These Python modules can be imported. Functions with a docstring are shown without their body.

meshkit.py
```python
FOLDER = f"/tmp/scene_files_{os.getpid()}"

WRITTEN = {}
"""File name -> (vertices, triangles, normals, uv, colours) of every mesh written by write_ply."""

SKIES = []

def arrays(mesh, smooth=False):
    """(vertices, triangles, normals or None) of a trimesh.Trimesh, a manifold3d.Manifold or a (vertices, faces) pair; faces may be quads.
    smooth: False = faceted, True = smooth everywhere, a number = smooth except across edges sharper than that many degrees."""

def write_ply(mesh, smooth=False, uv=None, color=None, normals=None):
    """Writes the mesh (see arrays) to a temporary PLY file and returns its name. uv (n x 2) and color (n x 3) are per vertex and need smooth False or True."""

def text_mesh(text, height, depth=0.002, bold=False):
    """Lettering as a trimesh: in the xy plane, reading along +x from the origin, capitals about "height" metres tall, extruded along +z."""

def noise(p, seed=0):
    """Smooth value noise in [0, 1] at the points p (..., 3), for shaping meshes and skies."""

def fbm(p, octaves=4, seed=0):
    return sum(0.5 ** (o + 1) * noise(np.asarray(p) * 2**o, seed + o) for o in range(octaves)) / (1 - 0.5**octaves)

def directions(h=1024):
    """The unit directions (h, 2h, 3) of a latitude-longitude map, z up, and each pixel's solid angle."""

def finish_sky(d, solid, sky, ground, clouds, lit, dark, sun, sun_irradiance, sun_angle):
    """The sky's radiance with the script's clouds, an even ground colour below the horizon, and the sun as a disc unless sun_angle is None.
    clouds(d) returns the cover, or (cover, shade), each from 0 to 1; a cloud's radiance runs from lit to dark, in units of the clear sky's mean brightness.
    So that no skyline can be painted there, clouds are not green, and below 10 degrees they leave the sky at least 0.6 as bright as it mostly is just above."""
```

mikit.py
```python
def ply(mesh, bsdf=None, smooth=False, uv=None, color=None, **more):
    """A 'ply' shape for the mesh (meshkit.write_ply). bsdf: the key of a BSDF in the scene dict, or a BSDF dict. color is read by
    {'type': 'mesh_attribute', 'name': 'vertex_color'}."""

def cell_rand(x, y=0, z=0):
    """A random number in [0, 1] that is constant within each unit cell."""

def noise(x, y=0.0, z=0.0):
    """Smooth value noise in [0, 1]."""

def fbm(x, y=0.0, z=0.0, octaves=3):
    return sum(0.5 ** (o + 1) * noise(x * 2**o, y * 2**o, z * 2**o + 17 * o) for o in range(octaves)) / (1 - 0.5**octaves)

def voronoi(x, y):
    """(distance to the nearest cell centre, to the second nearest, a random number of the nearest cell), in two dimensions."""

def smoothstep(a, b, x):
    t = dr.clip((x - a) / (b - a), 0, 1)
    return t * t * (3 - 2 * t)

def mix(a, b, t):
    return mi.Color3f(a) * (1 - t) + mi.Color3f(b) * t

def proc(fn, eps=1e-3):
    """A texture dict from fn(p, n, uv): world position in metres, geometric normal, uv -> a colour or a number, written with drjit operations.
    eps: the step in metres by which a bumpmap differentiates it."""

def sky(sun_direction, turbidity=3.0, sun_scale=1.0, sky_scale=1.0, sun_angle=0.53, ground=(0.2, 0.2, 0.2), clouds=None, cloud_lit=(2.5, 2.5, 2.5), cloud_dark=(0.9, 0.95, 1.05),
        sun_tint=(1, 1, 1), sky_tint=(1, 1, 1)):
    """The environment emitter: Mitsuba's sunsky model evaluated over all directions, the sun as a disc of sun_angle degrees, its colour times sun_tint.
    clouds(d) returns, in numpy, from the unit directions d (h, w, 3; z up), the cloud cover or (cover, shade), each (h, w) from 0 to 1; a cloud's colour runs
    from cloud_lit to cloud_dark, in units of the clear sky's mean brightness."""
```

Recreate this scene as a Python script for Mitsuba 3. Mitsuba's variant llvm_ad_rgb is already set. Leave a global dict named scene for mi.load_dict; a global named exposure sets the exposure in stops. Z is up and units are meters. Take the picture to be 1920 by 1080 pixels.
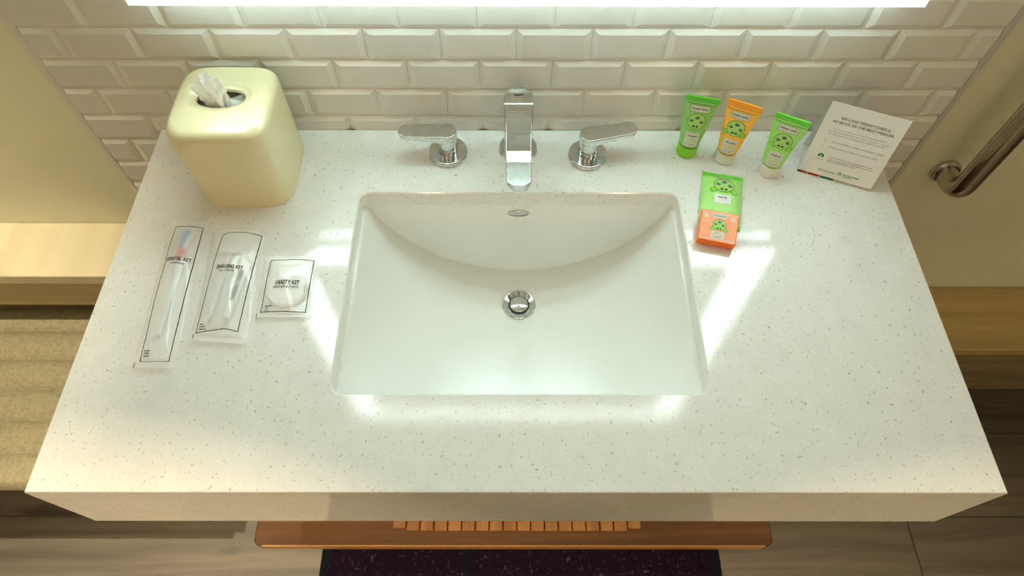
import math, random
import numpy as np
import trimesh
import drjit as dr
import mitsuba as mi
import mikit, meshkit
import manifold3d as m3
from shapely.geometry import Polygon, Point, LineString, box as sbox
from shapely import affinity, union_all
from mikit import ply, proc, noise, fbm, voronoi, smoothstep, mix, cell_rand

rng = np.random.default_rng(7)
random.seed(7)
T = mi.ScalarTransform4f
scene, labels = {}, {}

# ------------------------------------------------------------------ camera, lights, exposure
# world: x right, y into the back wall (tile face at y = 0), z up, countertop at z = 0, floor at z = FLOOR
EYE = np.array([0.07085, -0.71055, 0.71527])
FWD = np.array([0.00184, 0.51640, -0.85635])
UP = np.array([-0.00147, 0.85635, 0.51639])
scene['camera'] = {'type': 'thinlens', 'fov': 76.135, 'fov_axis': 'x', 'aperture_radius': 0.0016, 'focus_distance': 0.84,
                   'near_clip': 0.01, 'far_clip': 50.0,
                   'to_world': T().look_at(origin=EYE.tolist(), target=(EYE + FWD).tolist(), up=UP.tolist())}
exposure = 0.18
LED = (8.7, 11.0, 10.7)           # frosted band of the lighted mirror
WARM = (40.0, 31.5, 19.0)       # recessed ceiling lamps
FLOOR, CEIL = -0.86, 1.62
WALL = 0.012                    # painted back wall
EDGE = (5.2, 7.4, 7.1)         # glow of the mirror's acrylic edge
DOWNLIGHTS = [(-1.20, -0.34, 0.5), (1.30, -1.50, 1.5), (-0.35, -2.10, 0.6), (0.65, -2.10, 0.6), (-0.42, -1.28, 0.2), (0.62, -1.30, 0.2)]
# narrow beams of three of the recessed lamps: lamp number -> intensity, full beam, cutoff
BEAMS = {0: ((11.5, 10.1, 7.1), 15.0, 28.0), 4: ((25.0, 19.4, 12.2), 18.0, 27.5), 5: ((16.0, 12.4, 7.8), 18.0, 27.0)}
FILL_GLOBES = [(-0.75, 0.42), (0.95, 0.42)]  # added globes behind the camera, fill light for the counter's front face
FILL_GLOBE_GLOW = (21.0, 16.4, 11.0)


# ------------------------------------------------------------------ helpers
def add(key, mesh, bsdf, smooth=False, label=None, cat=None, group=None, kind=None, **more):
    """One entry of the scene; a taken key gets the next three-digit number."""
    if key in scene:
        n = 1
        while f'{key}_{n:03d}' in scene:
            n += 1
        key = f'{key}_{n:03d}'
    scene[key] = ply(mesh, bsdf, smooth, **more) if not isinstance(mesh, dict) else {**mesh, **more}
    tag(key, label, cat, group, kind)
    return key


def tag(key, label=None, cat=None, group=None, kind=None):
    d = {k: v for k, v in (('label', label), ('category', cat), ('group', group), ('kind', kind)) if v}
    if d:
        labels.setdefault(key, {}).update(d)


def cat_meshes(ms):
    return trimesh.util.concatenate([tm(m) for m in ms])


def tm(m):
    if hasattr(m, 'to_mesh'):
        q = m.to_mesh()
        return trimesh.Trimesh(np.array(q.vert_properties[:, :3]), np.array(q.tri_verts), process=False)
    return m


def box(x0, x1, y0, y1, z0, z1, c=0.0):
    """A box, its edges chamfered by c."""
    if c <= 0:
        return trimesh.creation.box(bounds=[[x0, y0, z0], [x1, y1, z1]])
    pts = []
    for sx in (0, 1):
        for sy in (0, 1):
            for sz in (0, 1):
                p = np.array([(x0, x1)[sx], (y0, y1)[sy], (z0, z1)[sz]])
                d = np.array([1 - 2 * sx, 1 - 2 * sy, 1 - 2 * sz]) * c
                for k in range(3):
                    q = p + d
                    q[k] = p[k]
                    pts.append(q)
    return tm(m3.Manifold.hull_points(np.array(pts)))


def loft(rings, close_start=False, close_end=False):
    """Closed rings of equal point count joined into one surface."""
    rings = [np.asarray(r, float) for r in rings]
    n = len(rings[0])
    v = np.vstack(rings)
    f = []
    for i in range(len(rings) - 1):
        a = i * n + np.arange(n)
        b = i * n + (np.arange(n) + 1) % n
        f.append(np.stack([a, b, b + n, a + n], 1))
    f = np.vstack(f)
    tri = np.vstack([f[:, [0, 1, 2]], f[:, [0, 2, 3]]])
    extra = []
    for on, k in ((close_start, 0), (close_end, len(rings) - 1)):
        if on:
            c = len(v)
            v = np.vstack([v, rings[k].mean(0)])
            a = k * n + np.arange(n)
            b = k * n + (np.arange(n) + 1) % n
            extra.append(np.stack([b, a, np.full(n, c)] if k == 0 else [a, b, np.full(n, c)], 1))
    return trimesh.Trimesh(v, np.vstack([tri] + extra), process=False)


def superring(hx, hy, n, z, cx=0.0, cy=0.0, k=128):
    t = np.linspace(0, 2 * np.pi, k, endpoint=False)
    c, s = np.cos(t), np.sin(t)
    r = (np.abs(c) ** n + np.abs(s) ** n) ** (-1.0 / n)     # even in angle, radial
    return np.stack([cx + hx * r * c, cy + hy * r * s, np.full(k, z)], 1)


def lathe(profile, n=64, at=(0, 0, 0)):
    """profile: (r, z) from the bottom up, the axis along z."""
    t = np.linspace(0, 2 * np.pi, n, endpoint=False)
    rings = [np.stack([max(r, 1e-6) * np.cos(t), max(r, 1e-6) * np.sin(t), np.full(n, z)], 1) + np.array(at) for r, z in profile]
    return loft(rings)


def tube(path, r, n=24):
    p = np.asarray(path, float)
    t = np.gradient(p, axis=0)
    t /= np.linalg.norm(t, axis=1, keepdims=True)
    a = np.cross(t[0], [1.0, 0.01, 0.02])
    a /= np.linalg.norm(a)
    ang = np.linspace(0, 2 * np.pi, n, endpoint=False)
    r = np.broadcast_to(r, (len(p),))
    rings = []
    for i in range(len(p)):
        a = a - t[i] * (a @ t[i])
        a /= np.linalg.norm(a)
        b = np.cross(t[i], a)
        rings.append(p[i] + r[i] * (np.cos(ang)[:, None] * a + np.sin(ang)[:, None] * b))
    return loft(rings, True, True)


def sheet(P):
    """A grid of points (m, n, 3) as a surface."""
    m, n = P.shape[:2]
    i, j = np.meshgrid(np.arange(m - 1), np.arange(n - 1), indexing='ij')
    a = (i * n + j).ravel()
    q = np.stack([a, a + 1, a + n + 1, a + n], 1)
    return trimesh.Trimesh(P.reshape(-1, 3), np.vstack([q[:, [0, 1, 2]], q[:, [0, 2, 3]]]), process=False)


def rotz(deg):
    a = math.radians(deg)
    return np.array([[math.cos(a), -math.sin(a), 0], [math.sin(a), math.cos(a), 0], [0, 0, 1.0]])


def moved(mesh, R=np.eye(3), t=(0, 0, 0)):
    m = tm(mesh).copy()
    m.vertices = m.vertices @ np.asarray(R).T + np.array(t)
    return m


def flat(shape, depth=0.00012):
    """A shapely shape as a thin plate in the xy plane."""
    gs = [g for g in getattr(shape, 'geoms', [shape]) if g.area > 0]
    return trimesh.util.concatenate([trimesh.creation.extrude_polygon(g, depth, engine='earcut') for g in gs])


_text = {}


def text(s, height, width=None, cx=0.0, cy=0.0, bold=False, depth=0.00012, align='c', slant=0.0):
    """Lettering centred on (cx, cy) in the xy plane, squeezed or stretched to the given width."""
    k = (s, bold)
    if k not in _text:
        _text[k] = meshkit.text_mesh(s, 1.0, depth=1.0, bold=bold)
    m = _text[k].copy()
    v = m.vertices.copy()
    x0, x1 = v[:, 0].min(), v[:, 0].max()
    sx = height if width is None else width / (x1 - x0)
    off = {'c': (x0 + x1) / 2, 'l': x0}[align]
    m.vertices = np.stack([(v[:, 0] - off) * sx + slant * v[:, 1] * height + cx, (v[:, 1] - 0.5) * height + cy, v[:, 2] * depth], 1)
    return m


def rrect(x0, x1, y0, y1, r, res=8):
    return sbox(x0 + r, y0 + r, x1 - r, y1 - r).buffer(r, quad_segs=res)


def refine(mesh, size):
    v, f = trimesh.remesh.subdivide_to_size(mesh.vertices, mesh.faces, size, max_iter=12)
    return trimesh.Trimesh(v, f, process=False)


# ------------------------------------------------------------------ materials
def bsdf(key, d):
    scene[key] = d
    return key


def rgb(c):
    return {'type': 'rgb', 'value': list(map(float, c))}


def srgb(r, g, b):
    def f(x):
        x /= 255.0
        return x / 12.92 if x < 0.04045 else ((x + 0.055) / 1.055) ** 2.4
    return (f(r), f(g), f(b))


def plastic(key, c, alpha=0.1, ior=1.5):
    tex = c if isinstance(c, dict) else rgb(c)
    return bsdf(key, {'type': 'twosided', 'nested': {'type': 'roughplastic', 'diffuse_reflectance': tex, 'alpha': alpha, 'int_ior': ior, 'nonlinear': False}})


def matte(key, c):
    tex = c if isinstance(c, dict) else rgb(c)
    return bsdf(key, {'type': 'twosided', 'nested': {'type': 'diffuse', 'reflectance': tex}})


def metal(key, c, alpha):
    return bsdf(key, {'type': 'twosided', 'nested': {'type': 'roughconductor', 'material': 'none', 'specular_reflectance': rgb(c), 'alpha': alpha}})


def speckle(u, v, size, density, rmin, rmax, seed):
    """Chips of irregular outline, one at most in each cell: coverage 0..1."""
    wu = u + (noise(u * 420, v * 420, seed) - 0.5) * 0.0022
    wv = v + (noise(u * 420, v * 420, seed + 9) - 0.5) * 0.0022
    a, b = wu / size, wv / size
    ia, ib = dr.floor(a), dr.floor(b)
    r0, r1, r2, r3, r4 = (cell_rand(ia, ib, seed + k) for k in range(5))
    rad = (rmin + (rmax - rmin) * r3 * r3) / size
    room = dr.maximum(0.5 - rad, 0.02)
    du = a - ia - 0.5 - (r1 - 0.5) * 2 * room
    dv = b - ib - 0.5 - (r2 - 0.5) * 2 * room
    c, s = dr.cos(r4 * 6.28), dr.sin(r4 * 6.28)
    e, g = du * c + dv * s, (dv * c - du * s) * 1.7
    d = dr.sqrt(e * e + g * g)
    return dr.select(r0 < density, 1 - smoothstep(rad * 0.7, rad * 1.1, d), 0.0)


def quartz_fn(p, n, uv):
    side = dr.abs(n.z) < 0.6
    u = dr.select(side & (dr.abs(n.x) > 0.6), p.y, p.x)
    v = dr.select(side, p.z, p.y)
    base = mix((0.78, 0.77, 0.74), (0.84, 0.83, 0.80), fbm(u * 60, v * 60, 3.0))
    c = base
    c = mix(c, (0.62, 0.59, 0.52), 0.55 * speckle(u, v, 0.0035, 0.40, 0.0003, 0.0011, 11))
    c = mix(c, (0.55, 0.50, 0.41), 0.75 * speckle(u, v, 0.0125, 0.55, 0.0007, 0.0022, 23))
    c = mix(c, (0.30, 0.27, 0.22), 0.66 * speckle(u, v, 0.0085, 0.55, 0.0004, 0.0012, 37))
    c = mix(c, (0.24, 0.21, 0.18), 0.66 * speckle(u + 0.004, v + 0.003, 0.020, 0.50, 0.0006, 0.0016, 51))
    return c


def wood_fn(c1, c2, along, fine=1.0, knots=0.0):
    def f(p, n, uv):
        q = {'x': (p.x, p.y, p.z), 'y': (p.y, p.x, p.z)}[along]
        a, b, c = q[0] * 1.3, q[1], q[2]
        w = fbm(a * 2.2, b * 9, c * 9, 3) * 0.35
        ring = fbm(a * 1.5, (b + w * 0.06) * 55 * fine, (c + w * 0.06) * 55 * fine, 4)
        pore = noise(a * 14, b * 620 * fine, c * 620 * fine)
        t = smoothstep(0.25, 0.75, ring) * 0.75 + pore * 0.25
        col = mix(c1, c2, t)
        if knots:
            k = smoothstep(0.70, 0.86, fbm(q[0] * 4.5, q[1] * 24, 5.0, 3))
            col = mix(col, (c2[0] * 0.4, c2[1] * 0.36, c2[2] * 0.33), k * knots)
        return col
    return f


PW, PL = 0.20, 1.20      # floor planks


def floor_fn(p, n, uv):
    row = dr.floor((p.y - 0.02) / PW)
    col = dr.floor((p.x - 0.47 * row) / PL)
    r = cell_rand(row, col, 3)
    r2 = cell_rand(row, col, 8)
    x, y = p.x + r * 7.0, p.y + r2 * 5.0
    w = fbm(x * 2.0, y * 8, 1.0, 3)
    g = fbm(x * 1.6, (y + w * 0.05) * 46, 2.0, 4)
    pore = noise(x * 9, y * 420)
    c = mix((0.30, 0.25, 0.185), (0.155, 0.125, 0.090), smoothstep(0.28, 0.74, g) * 0.8 + pore * 0.2)
    k = smoothstep(0.72, 0.86, fbm(x * 3.6, y * 22, 9.0, 3))
    c = mix(c, (0.07, 0.055, 0.04), k * 0.8)
    return c * (0.29 + 0.16 * r)


bsdf('mat_quartz', {'type': 'twosided', 'nested': {'type': 'roughplastic', 'diffuse_reflectance': proc(quartz_fn), 'alpha': 0.012, 'int_ior': 1.52, 'nonlinear': False}})
plastic('mat_ceramic', (0.87, 0.875, 0.845), 0.04)
plastic('mat_tile', proc(lambda p, n, uv: mix((0.66, 0.65, 0.62), (0.71, 0.70, 0.67), fbm(p.x * 14, p.z * 22, 2.0, 3))), 0.06)
plastic('mat_tile_warm', proc(lambda p, n, uv: mix((0.68, 0.665, 0.63), (0.73, 0.715, 0.68), fbm(p.x * 14 + 5, p.z * 22, 7.0, 3))), 0.06)
matte('mat_grout', (0.62, 0.60, 0.57))
matte('mat_wall', proc(lambda p, n, uv: mix((0.655, 0.645, 0.49), (0.695, 0.685, 0.53), fbm(p.x * 6, p.y * 6, p.z * 6))))
matte('mat_room', (0.74, 0.68, 0.55))
matte('mat_ceiling', (0.80, 0.78, 0.72))
plastic('mat_floor', proc(floor_fn), 0.28)
matte('mat_floor_grout', (0.10, 0.085, 0.065))
metal('mat_chrome', (0.66, 0.69, 0.69), 0.03)
metal('mat_brushed', (0.56, 0.53, 0.49), 0.035)
plastic('mat_trim_metal', (0.50, 0.50, 0.48), 0.15)
metal('mat_mirror', (0.93, 0.95, 0.94), 0.004)
plastic('mat_housing', (0.75, 0.78, 0.76), 0.15)
plastic('mat_cream', (0.75, 0.67, 0.42), 0.05)
plastic('mat_black', (0.02, 0.02, 0.02), 0.3)
matte('mat_ink', (0.025, 0.022, 0.02))
matte('mat_ink_grey', (0.12, 0.12, 0.12))
plastic('mat_box_card', (0.45, 0.44, 0.42), 0.4)
bsdf('mat_tissue', {'type': 'principledthin', 'base_color': rgb((0.92, 0.92, 0.90)), 'roughness': 0.9, 'diff_trans': 0.6, 'spec_trans': 0.0})
bsdf('mat_film', {'type': 'blendbsdf', 'weight': 0.38, 'clear': {'type': 'thindielectric', 'int_ior': 1.3},
                  'milky': {'type': 'principledthin', 'base_color': rgb((0.98, 0.985, 0.985)), 'roughness': 0.4, 'spec_trans': 0.0, 'diff_trans': 0.25, 'eta': 1.3}})
plastic('mat_white', (0.82, 0.82, 0.80), 0.15)
plastic('mat_white_cap', (0.74, 0.75, 0.68), 0.12)
plastic('mat_paper', (0.86, 0.88, 0.89), 0.25)
plastic('mat_red', (0.75, 0.05, 0.045), 0.15)
plastic('mat_blue', (0.18, 0.38, 0.72), 0.2)
matte('mat_cotton', proc(lambda p, n, uv: mix((0.86, 0.86, 0.84), (0.93, 0.93, 0.92), fbm(p.x * 300, p.y * 90, 1.0))))
plastic('mat_shelf', proc(wood_fn((0.165, 0.070, 0.019), (0.075, 0.029, 0.008), 'x')), 0.4, 1.35)
plastic('mat_slat', proc(wood_fn((0.42, 0.20, 0.060), (0.24, 0.095, 0.025), 'y')), 0.25)
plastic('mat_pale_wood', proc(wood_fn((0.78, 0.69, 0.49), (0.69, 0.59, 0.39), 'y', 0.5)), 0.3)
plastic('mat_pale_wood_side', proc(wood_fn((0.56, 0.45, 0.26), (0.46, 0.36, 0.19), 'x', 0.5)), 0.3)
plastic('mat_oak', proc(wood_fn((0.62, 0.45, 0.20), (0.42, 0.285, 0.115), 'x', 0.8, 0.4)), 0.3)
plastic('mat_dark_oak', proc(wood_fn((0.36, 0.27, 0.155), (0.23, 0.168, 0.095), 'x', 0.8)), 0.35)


def towel_fn(p, n, uv):
    t = fbm(p.x * 210, p.y * 210, p.z * 210, 3)
    return mix((0.36, 0.32, 0.21), (0.27, 0.235, 0.145), smoothstep(0.2, 0.9, t))


matte('mat_towel', proc(towel_fn))


def rug_fn(p, n, uv):
    t = noise(p.x * 330 + noise(p.x * 90, p.y * 90) * 6, p.y * 190)
    k = smoothstep(0.80, 0.95, t) * noise(p.x * 40, p.y * 40, 4.0)
    return mix((0.0085, 0.0048, 0.011), (0.06, 0.046, 0.08), k)


matte('mat_rug', proc(rug_fn))
matte('mat_rubber', (0.006, 0.007, 0.010))


def zigzag(base, line, amount=0.5):
    def f(p, n, uv):
        s = p.x * 0.93 - p.y * 0.36
        tri = dr.abs((s * 260 - dr.floor(s * 260)) - 0.5) * 2
        q = (p.z - p.y * 0.25) * 420 + tri * 0.9
        d = dr.abs(q - dr.floor(q) - 0.5)
        return mix(base, line, amount * smoothstep(0.28, 0.44, d) * (0.4 + 0.6 * noise(p.x * 900, p.z * 900 + p.y * 700)))
    return f


def rays(base, line, cx, cy, amount=0.6):
    """Printed wavy lines fanning out from (cx, cy)."""
    def f(p, n, uv):
        dx, dy = p.x - cx, p.y - cy
        r = dr.sqrt(dx * dx + dy * dy)
        a = dr.atan2(dy, dx) * 11 + dr.sin(r * 420) * 0.35
        d = dr.abs(a - dr.floor(a) - 0.5)
        return mix(base, line, amount * smoothstep(0.25, 0.42, d) * smoothstep(0.008, 0.014, r))
    return f


GREEN, ORANGE, LIME = srgb(128, 196, 88), srgb(255, 186, 40), srgb(150, 222, 96)
plastic('mat_tube_green', proc(zigzag(GREEN, srgb(205, 240, 180), 0.55)), 0.16)
plastic('mat_tube_orange', proc(zigzag(ORANGE, srgb(255, 226, 130), 0.6)), 0.16)
plastic('mat_tube_lime', proc(zigzag(LIME, srgb(215, 245, 190), 0.55)), 0.16)
plastic('mat_crimp_green', srgb(88, 190, 36), 0.2)
plastic('mat_crimp_orange', srgb(255, 160, 8), 0.2)
plastic('mat_crimp_lime', srgb(96, 205, 40), 0.2)
plastic('mat_cap_green', srgb(128, 210, 12), 0.14)
plastic('mat_label', (0.72, 0.74, 0.66), 0.3)
matte('mat_emblem', srgb(166, 210, 118))
matte('mat_leaf_ink', srgb(84, 80, 106))
matte('mat_paw', srgb(140, 214, 82))
matte('mat_text_orange', srgb(250, 190, 80))
matte('mat_text_green', srgb(176, 218, 130))
plastic('mat_packet_green', proc(rays(srgb(158, 226, 100), srgb(226, 248, 200), 0.366, -0.125)), 0.22)
plastic('mat_packet_end', srgb(104, 206, 32), 0.22)
plastic('mat_packet_orange', proc(rays(srgb(252, 150, 96), srgb(255, 205, 170), 0.349, -0.192)), 0.22)
plastic('mat_packet_orange_end', srgb(255, 112, 16), 0.2)
matte('mat_logo_green', srgb(20, 120, 66))
matte('mat_logo_lime', srgb(96, 160, 60))
matte('mat_print_red', srgb(150, 52, 28))
matte('mat_print_teal', srgb(30, 96, 78))
matte('mat_white_ink', (0.85, 0.85, 0.82))

# ------------------------------------------------------------------ the room
add('floor', box(-1.9, 2.1, -2.5, 0.3, FLOOR - 0.05, FLOOR - 0.004), 'mat_floor_grout', kind='structure', label='wood look plank floor in brown grey')
for row in range(-8, 1):
    y0, y1 = row * PW + 0.02, (row + 1) * PW + 0.02
    y1 = min(y1, WALL)
    if y0 < -1.0 or y1 - y0 < 0.02:
        continue
    for c in range(-4, 5):
        x0 = 0.47 * row + c * PL
        a, b = max(x0, -1.7), min(x0 + PL, 1.9)
        if b - a > 0.05:
            add('floor__plank', box(a + 0.0012, b - 0.0012, y0 + 0.0012, y1 - 0.0012, FLOOR - 0.006, FLOOR, 0.0012), 'mat_floor')
add('floor__far_planks', box(-1.9, 2.1, -2.5, -5 * PW + 0.0, FLOOR - 0.006, FLOOR - 0.0005), 'mat_floor')
add('wall_back', box(-1.9, 2.1, WALL, WALL + 0.1, FLOOR, CEIL), 'mat_wall', kind='structure', label='yellow beige painted wall beside the tiles')
add('wall_left', box(-2.0, -1.9, -2.5, WALL + 0.1, FLOOR, CEIL), 'mat_room', kind='structure')
add('wall_right', box(2.1, 2.2, -2.5, WALL + 0.1, FLOOR, CEIL), 'mat_room', kind='structure')
add('wall_front', box(-2.0, 2.2, -2.6, -2.5, FLOOR, CEIL), 'mat_room', kind='structure')
add('ceiling', box(-2.0, 2.2, -2.6, WALL + 0.1, CEIL, CEIL + 0.05), 'mat_ceiling', kind='structure')

# tiled backsplash: bevelled tiles, each its own piece
TX0, TX1 = -0.562, 0.702
RP, TP, Z0, XJ = 0.0495, 0.098, 0.0275, -0.1184
add('wall_tiled', box(TX0, TX1, 0.0002, WALL - 0.0005, -0.32, 1.30), 'mat_grout', kind='structure', label='bevelled grey subway tiles behind the vanity')
add('wall_tiled__edge_strip', box(TX0 - 0.004, TX0 + 0.006, -0.003, WALL - 0.001, -0.32, 1.25, 0.0015), 'mat_tile', label='narrow tile coloured strip along the left edge')
add('wall_tiled__edge_trim', box(TX1 - 0.005, TX1 + 0.004, -0.0035, WALL - 0.001, -0.32, 1.25, 0.0012), 'mat_trim_metal', label='slim metal trim along the right edge')


def tile_mesh(w, h, bl, br, bb=0.0075, bt=0.0075):
    """A bevelled tile from (0, 0): back at y = 0.002, rim at y = 0.0, face at y = -0.0045."""
    pts = [(x, y, z) for x in (0, w) for z in (0, h) for y in (0.003, -0.0002)]
    pts += [(x, -0.0036, z) for x in (bl, w - br) for z in (bb, h - bt)]
    return tm(m3.Manifold.hull_points(np.array(pts)))


TW, TH = TP - 0.0011, RP - 0.0011
full_tile = [ply(tile_mesh(TW, TH, 0.0085, 0.0085), m) for m in ('mat_tile', 'mat_tile_warm')]
for k in range(-6, 6):
    za = Z0 + RP * k
    off = XJ + (0.0 if k % 2 == 0 else 0.5 * TP)
    for i in range(-6, 10):
        xa = off + TP * i
        a, b = max(xa, TX0 + 0.007), min(xa + TW, TX1 - 0.006)
        if b - a < 0.012:
            continue
        if za + RP < -0.03 and b > -0.40 and a < 0.57:
            continue      # hidden behind the vanity top
        zz0, h, bb = za, TH, 0.0075
        if k == -1:
            if b > -0.43 and a < 0.585:
                zz0, h, bb = -0.0040, Z0 + 0.0022, 0.0005    # the course cut to sit on the countertop
        jig = (rng.uniform(-0.0003, 0.0003), rng.uniform(-0.0004, 0.0002))
        if b - a > TW - 1e-6 and h == TH:
            add('wall_tiled__tile', full_tile[int(rng.integers(2))], None, to_world=T().translate([a, jig[1], zz0 + jig[0]]))
        else:
            add('wall_tiled__tile', moved(tile_mesh(b - a, h, 0.0085 if a == xa else 0.001, 0.0085 if b == xa + TW else 0.001, bb), t=(a, jig[1], zz0)), 'mat_tile')

# ------------------------------------------------------------------ recessed ceiling lamps
for i, (x, y, s) in enumerate(DOWNLIGHTS):
    k = f'ceiling_light_{i:03d}' if i else 'ceiling_light'
    add(k + '__trim_ring', lathe([(0.062, CEIL - 0.004), (0.085, CEIL - 0.004), (0.088, CEIL - 0.001), (0.088, CEIL), (0.062, CEIL)], 48, (x, y, 0)), 'mat_housing')
    d = moved(trimesh.creation.cylinder(0.061, 0.003, sections=48), t=(x, y, CEIL - 0.0025))
    scene[k + '__diffuser'] = ply(d, 'mat_housing', emitter={'type': 'area', 'radiance': rgb(np.array(WARM) * s)})
    if i in BEAMS:
        b_i, b_w, b_c = BEAMS[i]
        scene[f'lamp_beam_{i}'] = {'type': 'spot', 'intensity': rgb(b_i), 'beam_width': b_w, 'cutoff_angle': b_c,
                                       'to_world': T().look_at(origin=[x, y, CEIL - 0.006], target=[x, y, 0.0], up=[0, 1, 0])}
    tag(k, ['round recessed ceiling lamp over the left end of the room', 'round recessed ceiling lamp over the right end of the room',
            'round recessed ceiling lamp by the front wall, left of the middle', 'round recessed ceiling lamp by the front wall, right of the middle',
            'round recessed ceiling lamp over the left half of the floor mat', 'round recessed ceiling lamp over the right half of the floor mat'][i], 'ceiling light', 'recessed ceiling lamps')

# added fill lights shaped as frosted globes, on the unseen wall behind the camera
for i, (x, z) in enumerate(FILL_GLOBES):
    k = f'added_fill_lamp_{i:03d}' if i else 'added_fill_lamp'
    g = trimesh.creation.icosphere(3, 0.085)
    scene[k + '__globe'] = ply(moved(g, t=(x, -2.36, z)), 'mat_housing', True, emitter={'type': 'area', 'radiance': rgb(FILL_GLOBE_GLOW)})
    pl = lathe([(0.0, 0.0), (0.05, 0.0), (0.052, 0.004), (0.048, 0.012), (0.022, 0.016), (0.020, 0.060), (0.0, 0.060)], 40)
    pl.vertices = np.stack([pl.vertices[:, 0] + x, -2.4995 + pl.vertices[:, 2], pl.vertices[:, 1] + z], 1)
    add(k + '__mount', pl, 'mat_brushed', smooth=40)
    tag(k, ['added frosted fill globe opposite the vanity, nearer the left wall', 'added frosted fill globe opposite the vanity, nearer the right wall'][i], 'wall lamp', 'added fill globes')

# ------------------------------------------------------------------ lighted mirror above the tiles
MX0, MX1, MZ0, MZ1, MY = -0.364, 0.542, 0.2440, 1.110, -0.052
BB, BS, BT = 0.050, 0.065, 0.062
add('mirror__housing', box(MX0, MX1, MY + 0.002, -0.006, MZ0, MZ1, 0.0015), 'mat_housing')
ring = sbox(MX0, MZ0, MX1, MZ1).difference(sbox(MX0 + BS, MZ0 + BB, MX1 - BS, MZ1 - BT))
band = flat(ring, 0.002)
band.vertices = np.stack([band.vertices[:, 0], MY + 0.002 - band.vertices[:, 2], band.vertices[:, 1]], 1)
scene['mirror__light_band'] = ply(band, 'mat_housing', emitter={'type': 'area', 'radiance': rgb(LED)})
scene['mirror__edge_diffuser'] = ply(box(MX0 + 0.004, MX1 - 0.004, MY + 0.022, MY + 0.040, MZ0 - 0.0012, MZ0 + 0.0005), 'mat_housing', emitter={'type': 'area', 'radiance': rgb(EDGE)})
add('mirror__glass', box(MX0 + BS, MX1 - BS, MY, MY + 0.002, MZ0 + BB, MZ1 - BT), 'mat_mirror')
tag('mirror', 'lighted wall mirror with a glowing frosted border above the tiles', 'mirror')
tag('mirror__light_band', 'glowing white frosted border')

# ------------------------------------------------------------------ countertop
CX0, CX1, CY0, CY1, CZ = -0.4523, 0.6072, -0.5362, -0.0043, -0.1440
SX0, SX1, SY0, SY1 = -0.1400, 0.3040, -0.4228, -0.1240
CW = 0.0025


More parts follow.
